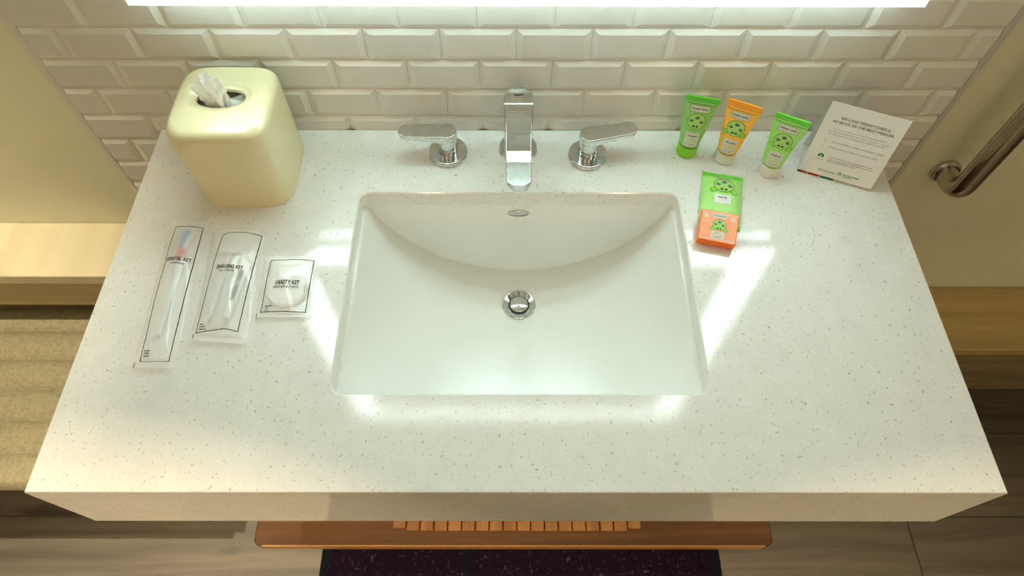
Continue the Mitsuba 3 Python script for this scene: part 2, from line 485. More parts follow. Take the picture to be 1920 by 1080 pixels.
def chamfer_block(x0, x1, y0, y1, z0, z1, c):
    p = []
    for z, d in ((z0, 0), (z1 - c, 0), (z1 - 0.3 * c, 0.3 * c), (z1, c)):
        p += [(x0 + d, y0 + d, z), (x1 - d, y0 + d, z), (x0 + d, y1, z), (x1 - d, y1, z)]
    return m3.Manifold.hull_points(np.array(p))


def rr_points(x0, x1, y0, y1, r, z):
    c = np.array(rrect(x0, x1, y0, y1, r).exterior.coords)[:-1]
    return np.column_stack([c, np.full(len(c), z)])


top = chamfer_block(CX0, CX1, CY0, CY1, CZ, 0.0, CW)
cav = m3.Manifold.cube([CX1 - CX0 - 0.04, CY1 - CY0 - 0.02, -0.026 - CZ + 0.05]).translate([CX0 + 0.02, CY0 + 0.02, CZ - 0.05])
hole = m3.Manifold.hull_points(np.vstack([rr_points(SX0, SX1, SY0, SY1, 0.014, -0.1), rr_points(SX0, SX1, SY0, SY1, 0.014, 0.01)]))
lip = m3.Manifold.hull_points(np.vstack([rr_points(SX0, SX1, SY0, SY1, 0.014, -0.0018), rr_points(SX0 - 0.0028, SX1 + 0.0028, SY0 - 0.0028, SY1 + 0.0028, 0.0168, 0.001)]))
add('countertop', tm(top - cav - hole - lip), 'mat_quartz', smooth=30, label='white speckled quartz vanity top with a deep front edge', cat='countertop')

# ------------------------------------------------------------------ undermount sink: flat back, trough-shaped floor
SC, SHW, SD = 0.0825, 0.2240, 0.193
BY0, BY1 = -0.4262, -0.1215


def smax(a, b, k):
    h = np.clip(0.5 + 0.5 * (a - b) / k, 0, 1)
    return b * (1 - h) + a * h + k * h * (1 - h)


def basin_z(x, y):
    u = np.clip((x - SC) / SHW, -1, 1)
    zf = -SD * np.sqrt(np.maximum(1 - u * u, 0)) + 0.012 * np.clip(np.hypot((x - 0.083) / 0.16, (y + 0.196) / 0.16), 0, 1.5) ** 1.3
    zb = -0.026 + (y - (-0.1235)) / 0.040
    zfr = -0.026 + ((-0.4242) - y) / 0.12
    return np.minimum(smax(smax(zf, zb, 0.012), zfr, 0.03), -0.0262)


th = np.linspace(-np.pi / 2, np.pi / 2, 121)
gx = np.concatenate([[SC - SHW - 0.02], SC + SHW * np.sin(th), [SC + SHW + 0.02]])
gy = np.concatenate([[BY0 - 0.02], np.linspace(BY0, BY0 + 0.04, 30)[:-1], np.linspace(BY0 + 0.04, -0.150, 50)[:-1], np.linspace(-0.150, BY1, 90), [BY1 + 0.02]])
G = np.stack([*np.meshgrid(gx, gy, indexing='ij')], -1)
GZ = basin_z(G[..., 0], G[..., 1])
GZ[[0, -1]] = -0.0262
GZ[:, [0, -1]] = -0.0262
inner = np.concatenate([G, GZ[..., None]], -1)
bs = sheet(inner)
ous = sheet(inner - np.array([0, 0, 0.010]))
ous.faces = ous.faces[:, ::-1]
add('sink__basin', cat_meshes([bs, ous]), 'mat_ceramic', smooth=True)
tag('sink', 'white ceramic undermount sink with a trough shaped bowl, set in the quartz top', 'sink')
DX, DY = 0.0838, -0.1960
DZ = float(basin_z(np.array(DX), np.array(DY))) + 0.0014
R_ = 0.0262
add('sink__drain_flange', lathe([(R_ - 0.001, -0.003), (R_, 0.0010), (R_ - 0.0003, 0.0036), (R_ - 0.0013, 0.0044), (R_ - 0.0026, 0.0042), (0.0170, 0.0012), (0.0164, 0.0008)], 64, (DX, DY, DZ)), 'mat_chrome', smooth=40, label='conical chrome drain flange')
add('sink__drain_gap', lathe([(0.0, 0.0007), (0.0168, 0.0007), (0.0168, 0.0009), (0.0, 0.0010)], 48, (DX, DY, DZ)), 'mat_black', label='dark gap around the stopper')
for a in (22, 52, 90, 128, 158):       # thin bars coloured as bright and dark reflections on the flange
    r = math.radians(a)
    sl = box(0.0180, 0.0228, -0.0008, 0.0008, -0.0004, 0.0004, 0.0002)
    sl.vertices[:, 2] += 0.0014 + (sl.vertices[:, 0] - 0.0170) * 0.48
    add('sink__drain_flange__painted_reflection', moved(sl, rotz(a), (DX, DY, DZ)), 'mat_housing' if a != 90 else 'mat_black')
add('sink__drain_stopper', lathe([(0.0138, 0.0009), (0.0143, 0.0026), (0.0141, 0.0040), (0.0128, 0.0050), (0.0095, 0.0061), (0.005, 0.0068), (0.0, 0.0070)], 56, (DX, DY, DZ)), 'mat_chrome', smooth=50, label='round chrome pop-up stopper')
oz, oy = -0.0455, -0.1235 - 0.0195 * 0.040
tt = np.linspace(0, 2 * np.pi, 64, endpoint=False)
oring = []
for i in range(65):
    a = 2 * np.pi * i / 64
    oring.append((0.0815 + 0.0145 * math.cos(a), oy - 0.0009 + 0.0062 * math.sin(a) * 0.04, oz + 0.0062 * math.sin(a)))
add('sink__overflow_ring', tube(oring, 0.0012, 10), 'mat_chrome', smooth=True, label='oval chrome overflow ring')
disc = np.array([[0.0815 + 0.0138 * math.cos(a), oy - 0.0006 + 0.0056 * math.sin(a) * 0.04, oz + 0.0056 * math.sin(a)] for a in tt])
add('sink__overflow_ring__inset', loft([disc, disc + np.array([0, 0.003, 0])], True, True), 'mat_brushed')

# ------------------------------------------------------------------ widespread faucet: spout and two lever handles
def escutcheon(r=0.0278):
    return [(r - 0.0004, 0.0), (r, 0.0006), (r, 0.0058), (r - 0.0010, 0.0071), (r - 0.0026, 0.0076), (0.004, 0.0080), (0.0, 0.0080)]


SPX, SPY = 0.0810, -0.0435
add('faucet_spout__escutcheon', lathe(escutcheon(), 72, (SPX, SPY, 0.0002)), 'mat_chrome', smooth=35)
prof = [(-0.0262, 0.0078), (-0.0255, 0.060), (-0.0248, 0.1010), (-0.0570, 0.1035), (-0.0592, 0.1028), (-0.0612, 0.1014), (-0.0655, 0.0978), (-0.0720, 0.0930), (-0.0800, 0.0881),
        (-0.0920, 0.0822), (-0.1040, 0.0776), (-0.1140, 0.0744), (-0.1200, 0.0729), (-0.1260, 0.0718), (-0.1310, 0.0714), (-0.1500, 0.0722), (-0.1720, 0.0734), (-0.1736, 0.0726),
        (-0.1725, 0.0645), (-0.1600, 0.0625), (-0.1300, 0.0600), (-0.1000, 0.0560), (-0.0800, 0.0490), (-0.0680, 0.0380), (-0.0630, 0.0260), (-0.0618, 0.0078)]
sp = m3.CrossSection([np.array([(y, z) for y, z in prof])], m3.FillRule.NonZero)
side = sp.extrude(0.06).rotate([90, 0, 90])                     # (y, z) profile swept along x
side = side.translate([SPX - 0.03, 0, 0])
plan_pts = []
for a in np.linspace(0, np.pi, 24):                               # rounded back of the column
    plan_pts.append((SPX + 0.0196 * math.cos(a), -0.0425 + 0.0180 * math.sin(a)))
plan_pts += [(SPX - 0.0196, -0.058), (SPX - 0.0172, -0.074), (SPX - 0.0166, -0.120), (SPX - 0.0166, -0.152)]
for a in np.linspace(np.pi, 2 * np.pi, 24)[1:-1]:
    c, s = math.cos(a), math.sin(a)
    plan_pts.append((SPX + 0.0166 * np.sign(c) * abs(c) ** 0.75, -0.152 + 0.0208 * np.sign(s) * abs(s) ** 0.85))
plan_pts += [(SPX + 0.0166, -0.152), (SPX + 0.0166, -0.120), (SPX + 0.0172, -0.074), (SPX + 0.0196, -0.058)]
plan = m3.CrossSection([np.array(plan_pts)], m3.FillRule.NonZero).extrude(0.2)
spout = tm((side ^ plan).refine_to_length(0.0012))
spout.merge_vertices()
trimesh.smoothing.filter_taubin(spout, lamb=0.5, nu=0.5, iterations=12)
add('faucet_spout__body', spout, 'mat_chrome', smooth=38)
add('faucet_spout__aerator', moved(lathe([(0.0, -0.0062), (0.0095, -0.0062), (0.0112, -0.0055), (0.0122, 0.001), (0.0122, 0.006)], 48), t=(0, 0, 0)).apply_transform(
    trimesh.transformations.translation_matrix([SPX + 0.0012, -0.1595, 0.0605]) @ trimesh.transformations.rotation_matrix(math.radians(-24), [1, 0, 0])), 'mat_chrome', smooth=40)
lg = cat_meshes([text('GROHE', 0.0026, 0.0120, 0, 0, bold=True), text('GERMANY', 0.0009, 0.0070, 0, -0.0022)])
lg.vertices = lg.vertices + np.array([SPX, -0.0400, 0.10235])
lg.vertices[:, 2] += -(lg.vertices[:, 1] + 0.0400) * (0.0025 / 0.0322)
add('faucet_spout__lettering', lg, 'mat_ink', label='small dark maker lettering on the flat top')
tag('faucet_spout', 'chrome sink spout with a flat top, centre of the faucet set behind the sink', 'faucet')


def handle(key, x, y, deg, label):
    R, t = rotz(deg), (x, y, 0.0002)
    add(key + '__escutcheon', moved(lathe(escutcheon(), 72), R, t), 'mat_chrome', smooth=35)
    add(key + '__stem', moved(lathe([(0.0144, 0.0076), (0.0144, 0.0150), (0.0136, 0.0154), (0.0136, 0.0162), (0.0146, 0.0168), (0.0148, 0.0345), (0.0140, 0.0352)], 56), R, t), 'mat_chrome', smooth=35)
    pts = [(0.0150 * math.cos(a), 0.0150 * math.sin(a)) for a in np.linspace(-np.pi / 2, np.pi / 2, 22)]
    pts += [(-0.012, 0.0144), (-0.026, 0.0131), (-0.042, 0.0128), (-0.0535, 0.0130)]
    pts += [(-0.0535 + 0.0130 * math.cos(a), 0.0130 * math.sin(a)) for a in np.linspace(np.pi / 2, 3 * np.pi / 2, 16)[1:-1]]
    pts += [(-0.0535, -0.0130), (-0.042, -0.0128), (-0.026, -0.0131), (-0.012, -0.0144)]
    hull = []
    for px, py in pts:
        d = np.clip((-px - 0.010) / 0.057, 0, 1)
        zt, zb = 0.0457 + 0.0030 * d, 0.0352 + 0.0075 * d
        ctr = np.array([np.clip(px, -0.0535, 0.0), 0.0])
        u = np.array([px, py]) - ctr
        u /= max(np.linalg.norm(u), 1e-9)
        for z, ins in ((zt, 0.0013), (zt - 0.0003, 0.0006), (zt - 0.0011, 0.0), (zb + 0.0006, 0.0), (zb, 0.0007)):
            hull.append((px - u[0] * ins, py - u[1] * ins, z))
    m = tm(m3.Manifold.hull_points(np.array(hull)))
    add(key + '__lever', moved(m, R, t), 'mat_chrome', smooth=30)
    add(key + '__index_dot', moved(moved(trimesh.creation.cylinder(0.0007, 0.0005, sections=16), t=(0.003, 0.0, 0.0458)), R, t), 'mat_ink')
    tag(key, label, 'tap', 'lever taps')


handle('lever_tap', -0.0206, -0.0502, 2, 'chrome lever handle left of the spout, its lever pointing left')
handle('lever_tap_001', 0.1818, -0.0556, 190, 'chrome lever handle right of the spout, its lever pointing right')

# ------------------------------------------------------------------ tissue box cover with a tissue
QX, QY, QHX, QHY, QH = -0.2935, -0.0835, 0.0632, 0.0665, 0.1350
HX, HY = -0.2955, -0.0790
rings = []
for z, s in ((0.0, 0.985), (0.0015, 0.997), (0.004, 1.0), (0.05, 1.004), (0.10, 1.006), (0.116, 1.008)):
    rings.append(superring(QHX * s, QHY * s, 4.6, z, QX, QY))
for a in np.linspace(0, 90, 9)[1:]:
    a = math.radians(a)
    ins = 0.0125 * (1 - math.cos(a))
    rings.append(superring(QHX * 1.008 - ins, QHY * 1.008 - ins, 4.6, 0.1215 + 0.0125 * math.sin(a), QX, QY))
for f in np.linspace(0, 1, 7)[1:]:
    rings.append(superring((QHX - 0.0125) * (1 - f) + 0.0415 * f, (QHY - 0.0125) * (1 - f) + 0.0275 * f, 4.6 * (1 - f) + 2.2 * f, 0.1342 + 0.0010 * math.sin(f * 2.2), QX * (1 - f) + HX * f, QY * (1 - f) + HY * f))
for hx, hy, z in ((0.0395, 0.0255, 0.1346), (0.0370, 0.0228, 0.1330), (0.0345, 0.0200, 0.1319), (0.0325, 0.0180, 0.1315), (0.0312, 0.0168, 0.1308), (0.0308, 0.0164, 0.1292), (0.0310, 0.0166, 0.1265)):
    rings.append(superring(hx, hy, 2.2, z, HX, HY))
rings.append(superring(QHX * 0.93, QHY * 0.93, 4.6, 0.1265, QX, QY))
rings.append(superring(QHX * 0.93, QHY * 0.93, 4.6, 0.001, QX, QY))
rings.append(superring(QHX * 0.985, QHY * 0.985, 4.6, 0.0, QX, QY))
add('tissue_box_cover', loft(rings), 'mat_cream', smooth=45, label='glossy cream ceramic tissue box cover on the left back corner of the countertop', cat='tissue box cover')
add('tissue_box', box(-0.347, -0.240, -0.140, -0.027, 0.001, 0.112, 0.001), 'mat_box_card', label='grey cardboard tissue box seen inside the cream cover', cat='tissue box')


def tuft(seed, base, tip, w0, w1, folds, lean):
    na, nh = 90, 34
    P = np.zeros((nh, na, 3))
    ang = np.linspace(-0.15 * np.pi, 1.75 * np.pi, na)
    ph = meshkit.noise(np.stack([np.arange(na) * 0.11, np.zeros(na), np.full(na, seed * 3.1)], 1)) * 5
    for i in range(nh):
        t = i / (nh - 1)
        c = np.array(base) * (1 - t) + np.array(tip) * t + np.array(lean) * t * t
        r = w0 * (1 - t) + w1 * t ** 0.8
        rr = r * (0.72 + 0.30 * np.sin(folds * ang + ph + 1.3 * t)) + 0.0012 * np.sin(11 * ang + 4 * t)
        P[i, :, 0] = c[0] + rr * np.cos(ang)
        P[i, :, 1] = c[1] + 0.62 * rr * np.sin(ang)
        P[i, :, 2] = c[2] + 0.0045 * t * np.sin(2.2 * ang + seed) - 0.006 * t ** 3 * (np.cos(ang - 2.7) > 0.4) * np.abs(np.cos(ang - 2.7))
    P += (meshkit.fbm(P * 210, 3, seed)[..., None] - 0.5) * np.array([0.003, 0.003, 0.003])
    return sheet(P)


add('tissue__tuft', tuft(3, (-0.300, -0.083, 0.113), (-0.3065, -0.076, 0.160), 0.0095, 0.0205, 3, (-0.002, 0.0, 0.0)), 'mat_tissue', smooth=True)
add('tissue__tuft_fold', tuft(8, (-0.296, -0.086, 0.114), (-0.297, -0.084, 0.148), 0.0090, 0.0150, 2, (0.002, -0.001, 0.0)), 'mat_tissue', smooth=True)
gx_, gy_ = np.meshgrid(np.linspace(-0.297, -0.262, 46), np.linspace(-0.096, -0.064, 40), indexing='ij')
gz_ = 0.1165 + 0.008 * meshkit.fbm(np.stack([gx_ * 60, gy_ * 120, gx_ * 0], -1), 3, 4) + 0.003 * np.sin((gy_ + gx_ * 0.25) * 420)
add('tissue__folded_sheet', sheet(np.stack([gx_, gy_, gz_], -1)), 'mat_tissue', smooth=True)
tag('tissue', 'white paper tissue pulled up through the opening of the cream cover', 'tissue')


# ------------------------------------------------------------------ printed emblem used on the amenities
def fan(cx, cy, s, rot):
    """A fan of five slim leaves."""
    out = []
    for a, l in ((-52, 0.8), (-26, 0.95), (0, 1.0), (26, 0.95), (52, 0.8)):
        e = affinity.scale(Point(0, 0).buffer(1, quad_segs=5), s * 0.10, s * 0.5 * l)
        e = affinity.translate(e, 0, s * 0.5 * l)
        out.append(affinity.rotate(e, -a, origin=(0, 0)))
    return affinity.translate(affinity.rotate(affinity.translate(union_all(out), 0, -s * 0.45), rot, origin=(0, 0)), cx, cy)


def emblem_parts(cx, cy, r, paws=True, ry=1.0):
    """(material, shape, lift, plain name)"""
    disc = affinity.scale(Point(0, 0).buffer(r, quad_segs=14), 1, ry)
    hexa = Polygon([(math.cos(math.radians(60 * k + 15)), math.sin(math.radians(60 * k + 15))) for k in range(6)])
    parts = []
    if paws:
        for sx in (-1, 1):
            h = affinity.translate(affinity.scale(hexa, r * 0.33, r * 0.30), sx * r * 0.98, -r * 0.80 * ry)
            parts.append(('mat_paw', h, 1, 'emblem_side_patch'))
            parts.append(('mat_ink', h.buffer(r * 0.03).difference(h), 1, 'emblem_side_outline'))
    parts.append(('mat_emblem', disc, 2, 'emblem'))
    parts.append(('mat_ink', disc.difference(disc.buffer(-r * 0.04)), 3, 'emblem_outline'))
    leaves = union_all([fan(0, r * 0.50 * ry, r * 0.46, 0), fan(-r * 0.55, r * 0.06, r * 0.40, 10), fan(r * 0.57, -r * 0.02, r * 0.42, -10)])
    parts.append(('mat_leaf_ink', leaves, 3, 'emblem_leaves'))
    dots = union_all([affinity.scale(Point(sx * r * 0.20, -r * 0.62 * ry).buffer(r * 0.12, quad_segs=5), 1.2, 0.9) for sx in (-1, 1)] + [Point(0, -r * 0.40 * ry).buffer(r * 0.035, quad_segs=3)])
    parts.append(('mat_ink', dots, 3, 'emblem_dots'))
    return [(m, affinity.translate(g, cx, cy), l, n) for m, g, l, n in parts]


def wavy_word(x0, x1, y, h, seed):
    """A line of print too small to read: short strokes of uneven length."""
    r = np.random.default_rng(seed)
    out, x = [], x0
    while x < x1:
        w = h * r.uniform(0.5, 1.0)
        out.append(sbox(x, y - h / 2, min(x + w, x1), y + h / 2 * r.uniform(0.3, 1.0)))
        x += w + h * 0.45
    return union_all(out)


# ------------------------------------------------------------------ amenity tubes
def amenity_tube(key, x, y, deg, mats, words, label, paws, height=0.103):
    body, crimp, cap, accent = mats
    R, t = rotz(deg), np.array([x, y, 0.0003])
    zc, zb, zk = 0.0185, 0.0200, 0.0950

    def ab(z):
        s = np.clip((z - zb) / (zk - zb), 0, 1)
        return 0.0143 + (0.0226 - 0.0143) * s, 0.0143 * (1 - s ** 1.15) + 0.0012 * s ** 1.15

    ang = np.linspace(0, 2 * np.pi, 72, endpoint=False)
    rings = []
    for z in np.concatenate([[zb], np.linspace(zb + 0.001, zk, 26)]):
        a, b = ab(z)
        if z == zb:
            a, b = a * 0.93, b * 0.93
        rings.append(np.stack([a * np.cos(ang), b * np.sin(ang), np.full(72, z)], 1))
    add(key + '__body', moved(loft(rings, True, True), R, t), body, smooth=40)
    cr = []
    for z in np.linspace(zk - 0.0003, height, 6):
        cr.append(np.stack([0.0228 * np.sign(np.cos(ang)) * np.abs(np.cos(ang)) ** 0.3, 0.0013 * np.sign(np.sin(ang)) * np.abs(np.sin(ang)) ** 0.5, np.full(72, z)], 1))
    add(key + '__crimp', moved(loft(cr, True, True), R, t), crimp, smooth=40)
    add(key + '__cap', moved(lathe([(0.0, 0.0), (0.0136, 0.0), (0.0145, 0.0009), (0.0148, 0.002), (0.0146, zc - 0.0009), (0.0139, zc), (0.0100, zc + 0.0003), (0.0100, zb + 0.0004)], 64), R, t), cap, smooth=40)

    def wrap(m, lift):
        m = refine(m, 0.004)
        v = m.vertices
        a, b = ab(v[:, 1])
        q = np.sqrt(np.clip(1 - (v[:, 0] / a) ** 2, 0, 1))
        m.vertices = np.stack([v[:, 0], -b * q - lift * 0.00009 - v[:, 2], v[:, 1]], 1)
        return moved(m, R, t)

    def put(name, shape, mat, lift, lab=None):
        m = shape if isinstance(shape, trimesh.Trimesh) else flat(shape, 0.00008)
        add(f'{key}__{name}', wrap(m, lift), mat, label=lab)

    put('printed_line', sbox(-0.0205, 0.0916, 0.0205, 0.0921), 'mat_ink', 1)
    put('printed_line', sbox(-0.0128, 0.0218, 0.0128, 0.0223), 'mat_ink', 1)
    put('name_panel', sbox(-0.0128, 0.0800, 0.0128, 0.0896), 'mat_label', 1, 'pale name panel')
    put('name_panel_line', LineString(list(sbox(-0.0128, 0.0800, 0.0128, 0.0896).exterior.coords)).buffer(0.00016, cap_style=3), 'mat_ink', 2)
    put('name_lettering', cat_meshes([text('human', 0.0030, 0.0108, -0.0052, 0.0850, bold=True), text('+', 0.0020, 0.0016, 0.0017, 0.0850), text('kind', 0.0030, 0.0074, 0.0066, 0.0850, bold=True)]), 'mat_ink', 2, 'dark name lettering')
    for m, g, l, n in emblem_parts(0.0, 0.0655, 0.0122, paws):
        put(n, g, m, l)
    put('lower_panel', sbox(-0.0095, 0.0232, 0.0095, 0.0475), 'mat_label', 1, 'pale product panel')
    put('lower_lettering', text(words, 0.0026, 0.0135, 0.0, 0.0420, bold=True), 'mat_ink', 2)
    put('lower_band', union_all([wavy_word(-0.0065, 0.0065, 0.0368, 0.0022, 5), wavy_word(-0.0055, 0.0055, 0.0335, 0.0022, 6)]), accent, 2)
    put('volume_lettering', text('1 fl. oz.  30ml', 0.0016, 0.0115, 0.0, 0.0272), 'mat_ink', 2)
    tag(key, label, 'toiletry tube', 'toiletry tubes standing on their caps')


amenity_tube('shampoo_tube', 0.3268, -0.0452, -12.7, ('mat_tube_green', 'mat_crimp_green', 'mat_cap_green', 'mat_text_green'), 'shampoo',
             'green toiletry tube with a lime green cap, leftmost of the three standing tubes', False, 0.103)
amenity_tube('body_cream_tube', 0.3798, -0.0585, -24.6, ('mat_tube_orange', 'mat_crimp_orange', 'mat_white_cap', 'mat_text_orange'), 'body souffle',
             'orange yellow toiletry tube with a pale cap standing between the two green tubes', True, 0.105)
amenity_tube('conditioner_tube', 0.4388, -0.0825, -26.0, ('mat_tube_lime', 'mat_crimp_lime', 'mat_white', 'mat_text_green'), 'conditioner',
             'light green toiletry tube with a white cap standing next to the towel card', True, 0.103)


# ------------------------------------------------------------------ wrapped soaps
def frame(o, e1, e2):
    o, e1, e2 = (np.array(q, float) for q in (o, e1, e2))
    return lambda v: o + v[:, :1] * e1 + v[:, 1:2] * e2 + v[:, 2:3] * (np.cross(e1, e2) / np.linalg.norm(np.cross(e1, e2)))


def green_packet():
    key = 'soap_sachet'
    W, L = 0.0565, 0.0945
    a = math.radians(-12.6)
    e1, e2 = np.array([math.cos(a), math.sin(a), 0]), np.array([-math.sin(a), math.cos(a), 0])
    o = np.array([0.3622, -0.1375, 0.0006])

    def H(u, v):     # u across, v along, both -1..1
        v = np.clip(v / 0.84, -1, 1)
        return 0.0002 + 0.0092 * (np.clip(1 - np.abs(u) ** 3.5, 0, 1) ** 0.8) * np.clip(1 - np.abs(v) ** 4, 0, 1) ** 0.7

    def surf(X, Y, lift):
        u, v = X / (W / 2), Y / (L / 2)
        return o + X[..., None] * e1 + Y[..., None] * e2 + (0.0013 + H(u, v) + lift)[..., None] * np.array([0, 0, 1.0])

    X, Y = np.meshgrid(np.linspace(-W / 2, W / 2, 44), np.linspace(-L / 2 * 0.86, L / 2 * 0.86, 60), indexing='ij')
    up = surf(X, Y, 0.0009 * (meshkit.fbm(np.stack([X * 140, Y * 90, X * 0], -1), 2, 3) - 0.5) * (np.abs(X) > 0.016))
    lo = up.copy()
    lo[..., 2] = 0.0008
    lo_m = sheet(lo)
    lo_m.faces = lo_m.faces[:, ::-1]
    add(key + '__wrapper', cat_meshes([sheet(up), lo_m]), 'mat_packet_green', smooth=True)
    for s in (1, -1):
        Xc, Yc = np.meshgrid(np.linspace(-W / 2, W / 2, 60), np.linspace(L / 2 * 0.84, L / 2 * 1.0, 14) * s, indexing='ij')
        P = o + Xc[..., None] * e1 + Yc[..., None] * e2
        P[..., 2] = 0.0022 + 0.0003 * np.sin(Yc * 2600) + 0.0006 * np.sin(Xc * 130)
        Q = P.copy()
        Q[..., 2] -= 0.0008
        add(key + '__crimped_end', cat_meshes([sheet(P), sheet(Q)]), 'mat_packet_end', smooth=True)

    def put(name, shape, mat, lift, dy=0.0):
        m = refine(shape if isinstance(shape, trimesh.Trimesh) else flat(shape, 0.00008), 0.005)
        v = m.vertices
        m.vertices = surf(v[:, 0], v[:, 1], 0.00025 + lift * 0.00009 + v[:, 2])
        add(f'{key}__{name}', m, mat)

    put('name_panel', sbox(-0.0125, 0.0325, 0.0125, 0.0380), 'mat_label', 1)
    put('name_lettering', text('human+kind', 0.0022, 0.0200, 0, 0.0352, bold=True), 'mat_ink', 2)
    for m, g, l, n in emblem_parts(0.001, 0.0195, 0.0142, True, 0.88):
        put(n, g, m, l)
    put('lower_panel', sbox(-0.0110, -0.0140, 0.0115, 0.0020), 'mat_white', 1)
    put('lower_lettering', text('body bar', 0.0028, 0.0125, 0, -0.0030, bold=True), 'mat_ink', 2)
    tag(key, 'flat green and white wrapped soap packet partly under the orange one', 'soap packet')


def orange_packet():
    key = 'soap_box'
    a = math.radians(-13.8)
    e1 = np.array([math.cos(a), math.sin(a), 0])
    e2 = np.array([-math.sin(a) * math.cos(0.20), math.cos(a) * math.cos(0.20), math.sin(0.20)])
    W, L, Hh = 0.0495, 0.0455, 0.0135
    o = np.array([0.3455, -0.1935, 0.0062])
    F = frame(o, e1, e2)
    m = box(-W / 2, W / 2, -L / 2, L / 2, 0, Hh, 0.0010)
    m.vertices = F(m.vertices)
    add(key + '__carton', m, 'mat_packet_orange_end')
    m = flat(rrect(-W / 2 + 0.0011, W / 2 - 0.0011, -L / 2 + 0.0011, L / 2 - 0.0011, 0.0006), 0.00012)
    m.vertices = F(m.vertices + np.array([0, 0, Hh + 0.00003]))
    add(key + '__printed_face', m, 'mat_packet_orange', label='printed orange face with white line pattern')

    def put(name, shape, mat, lift):
        m = shape if isinstance(shape, trimesh.Trimesh) else flat(shape, 0.00008)
        m.vertices = F(m.vertices + np.array([0, 0, Hh + 0.00013 + lift * 0.00009]))
        add(f'{key}__{name}', m, mat)

    for y in (-0.0188, 0.0195):
        put('dotted_border', union_all([Point(x, y).buffer(0.00035, quad_segs=3) for x in np.linspace(-0.0225, 0.0225, 34)] + [sbox(-0.0228, y - 0.0013, 0.0228, y - 0.0010), sbox(-0.0228, y + 0.0009, 0.0228, y + 0.0012)]), 'mat_white_ink', 1)
    for sx in (-1, 1):
        put('flower_print', union_all([affinity.rotate(affinity.scale(affinity.translate(Point(0, 0).buffer(1, quad_segs=5), 0, 1.3), 0.0006, 0.0013, origin=(0, 0)), 45 * k, origin=(0, 0)) for k in range(8)]).buffer(0).intersection(sbox(-1, -1, 1, 1)) if False else
            affinity.translate(union_all([affinity.rotate(affinity.translate(affinity.scale(Point(0, 0).buffer(1, quad_segs=5), 0.0006, 0.0013), 0, 0.0021), 45 * k, origin=(0, 0)) for k in range(8)]), sx * 0.0175, 0.0138), 'mat_white_ink', 1)
    put('name_panel', sbox(-0.0090, 0.0128, 0.0090, 0.0182), 'mat_label', 1)
    put('name_lettering', text('human+kind', 0.0019, 0.0155, 0, 0.0155, bold=True), 'mat_ink', 2)
    for m_, g, l, n in emblem_parts(0.0005, 0.0025, 0.0088, True, 0.96):
        put(n, g, m_, l)
    put('lower_panel', sbox(-0.0085, -0.0172, 0.0085, -0.0072), 'mat_label', 1)
    put('lower_lettering', text('face bar', 0.0019, 0.0085, 0, -0.0094), 'mat_ink', 2)
    put('lower_band', wavy_word(-0.0068, 0.0068, -0.0127, 0.0016, 8), 'mat_packet_orange_end', 2)
    put('weight_lettering', wavy_word(-0.0050, 0.0050, -0.0155, 0.0010, 9), 'mat_ink', 2)
    tag(key, 'small orange soap carton with a white line pattern, lying on the green packet', 'soap box')


green_packet()
orange_packet()

# ------------------------------------------------------------------ towel card: a folded tent card
A, B = np.array([0.4807, -0.0830, 0.0004]), np.array([0.5738, -0.1205, 0.0004])
C = np.array([0.4950, -0.0548, 0.1065])
ES = (B - A) / np.linalg.norm(B - A)
ET = C - A
HT, WT = np.linalg.norm(ET), np.linalg.norm(B - A)
ET = ET / HT
CF = frame(A, ES, ET)


def card_put(name, shape, mat, lift=1, lab=None):
    m = shape if isinstance(shape, trimesh.Trimesh) else flat(shape, 0.00006)
    m = m.copy()
    m.vertices = CF(m.vertices + np.array([0, 0, lift * 0.00006]))
    add('towel_card__' + name, m, mat, label=lab)


p = box(0, WT, 0.0035, HT, -0.0005, 0.0)
p.vertices = CF(p.vertices)
add('towel_card__front_panel', p, 'mat_paper')
back_dir = np.array([-ES[1], ES[0], 0.0])
A2 = A + back_dir * 0.058
C2 = A + ET * HT
E2 = C2 - A2
H2 = np.linalg.norm(E2)
p = box(0, WT, 0.0, H2 - 0.0007, 0.0, 0.0005)
p.vertices = frame(A2, ES, E2 / H2)(p.vertices)
add('towel_card__back_panel', p, 'mat_paper')
p = box(0, WT, 0.0, 0.056, 0.0, 0.0005)
p.vertices = frame(A, ES, back_dir)(p.vertices)
add('towel_card__base_panel', p, 'mat_paper')
for x0, x1, m in ((0.0, 0.006, 'mat_ink'), (0.006, 0.013, 'mat_print_red'), (0.0145, 0.0295, 'mat_print_red'), (0.032, 0.050, 'mat_print_teal'), (0.050, WT - 0.002, 'mat_box_card')):
    p = box(x0, x1, 0.0, 0.0034, -0.0005, 0.0)
    p.vertices = CF(p.vertices)
    add('towel_card__colour_edge', p, m)


def line(s, t, h, s0, s1=None, bold=False, slant=0.0):
    """Text between s0 and s1 (fractions of the card's width) centred at height t."""
    return text(s, h, (s1 - s0) * WT, (s0 + s1) / 2 * WT, t * HT, bold=bold, depth=0.00006, slant=slant)


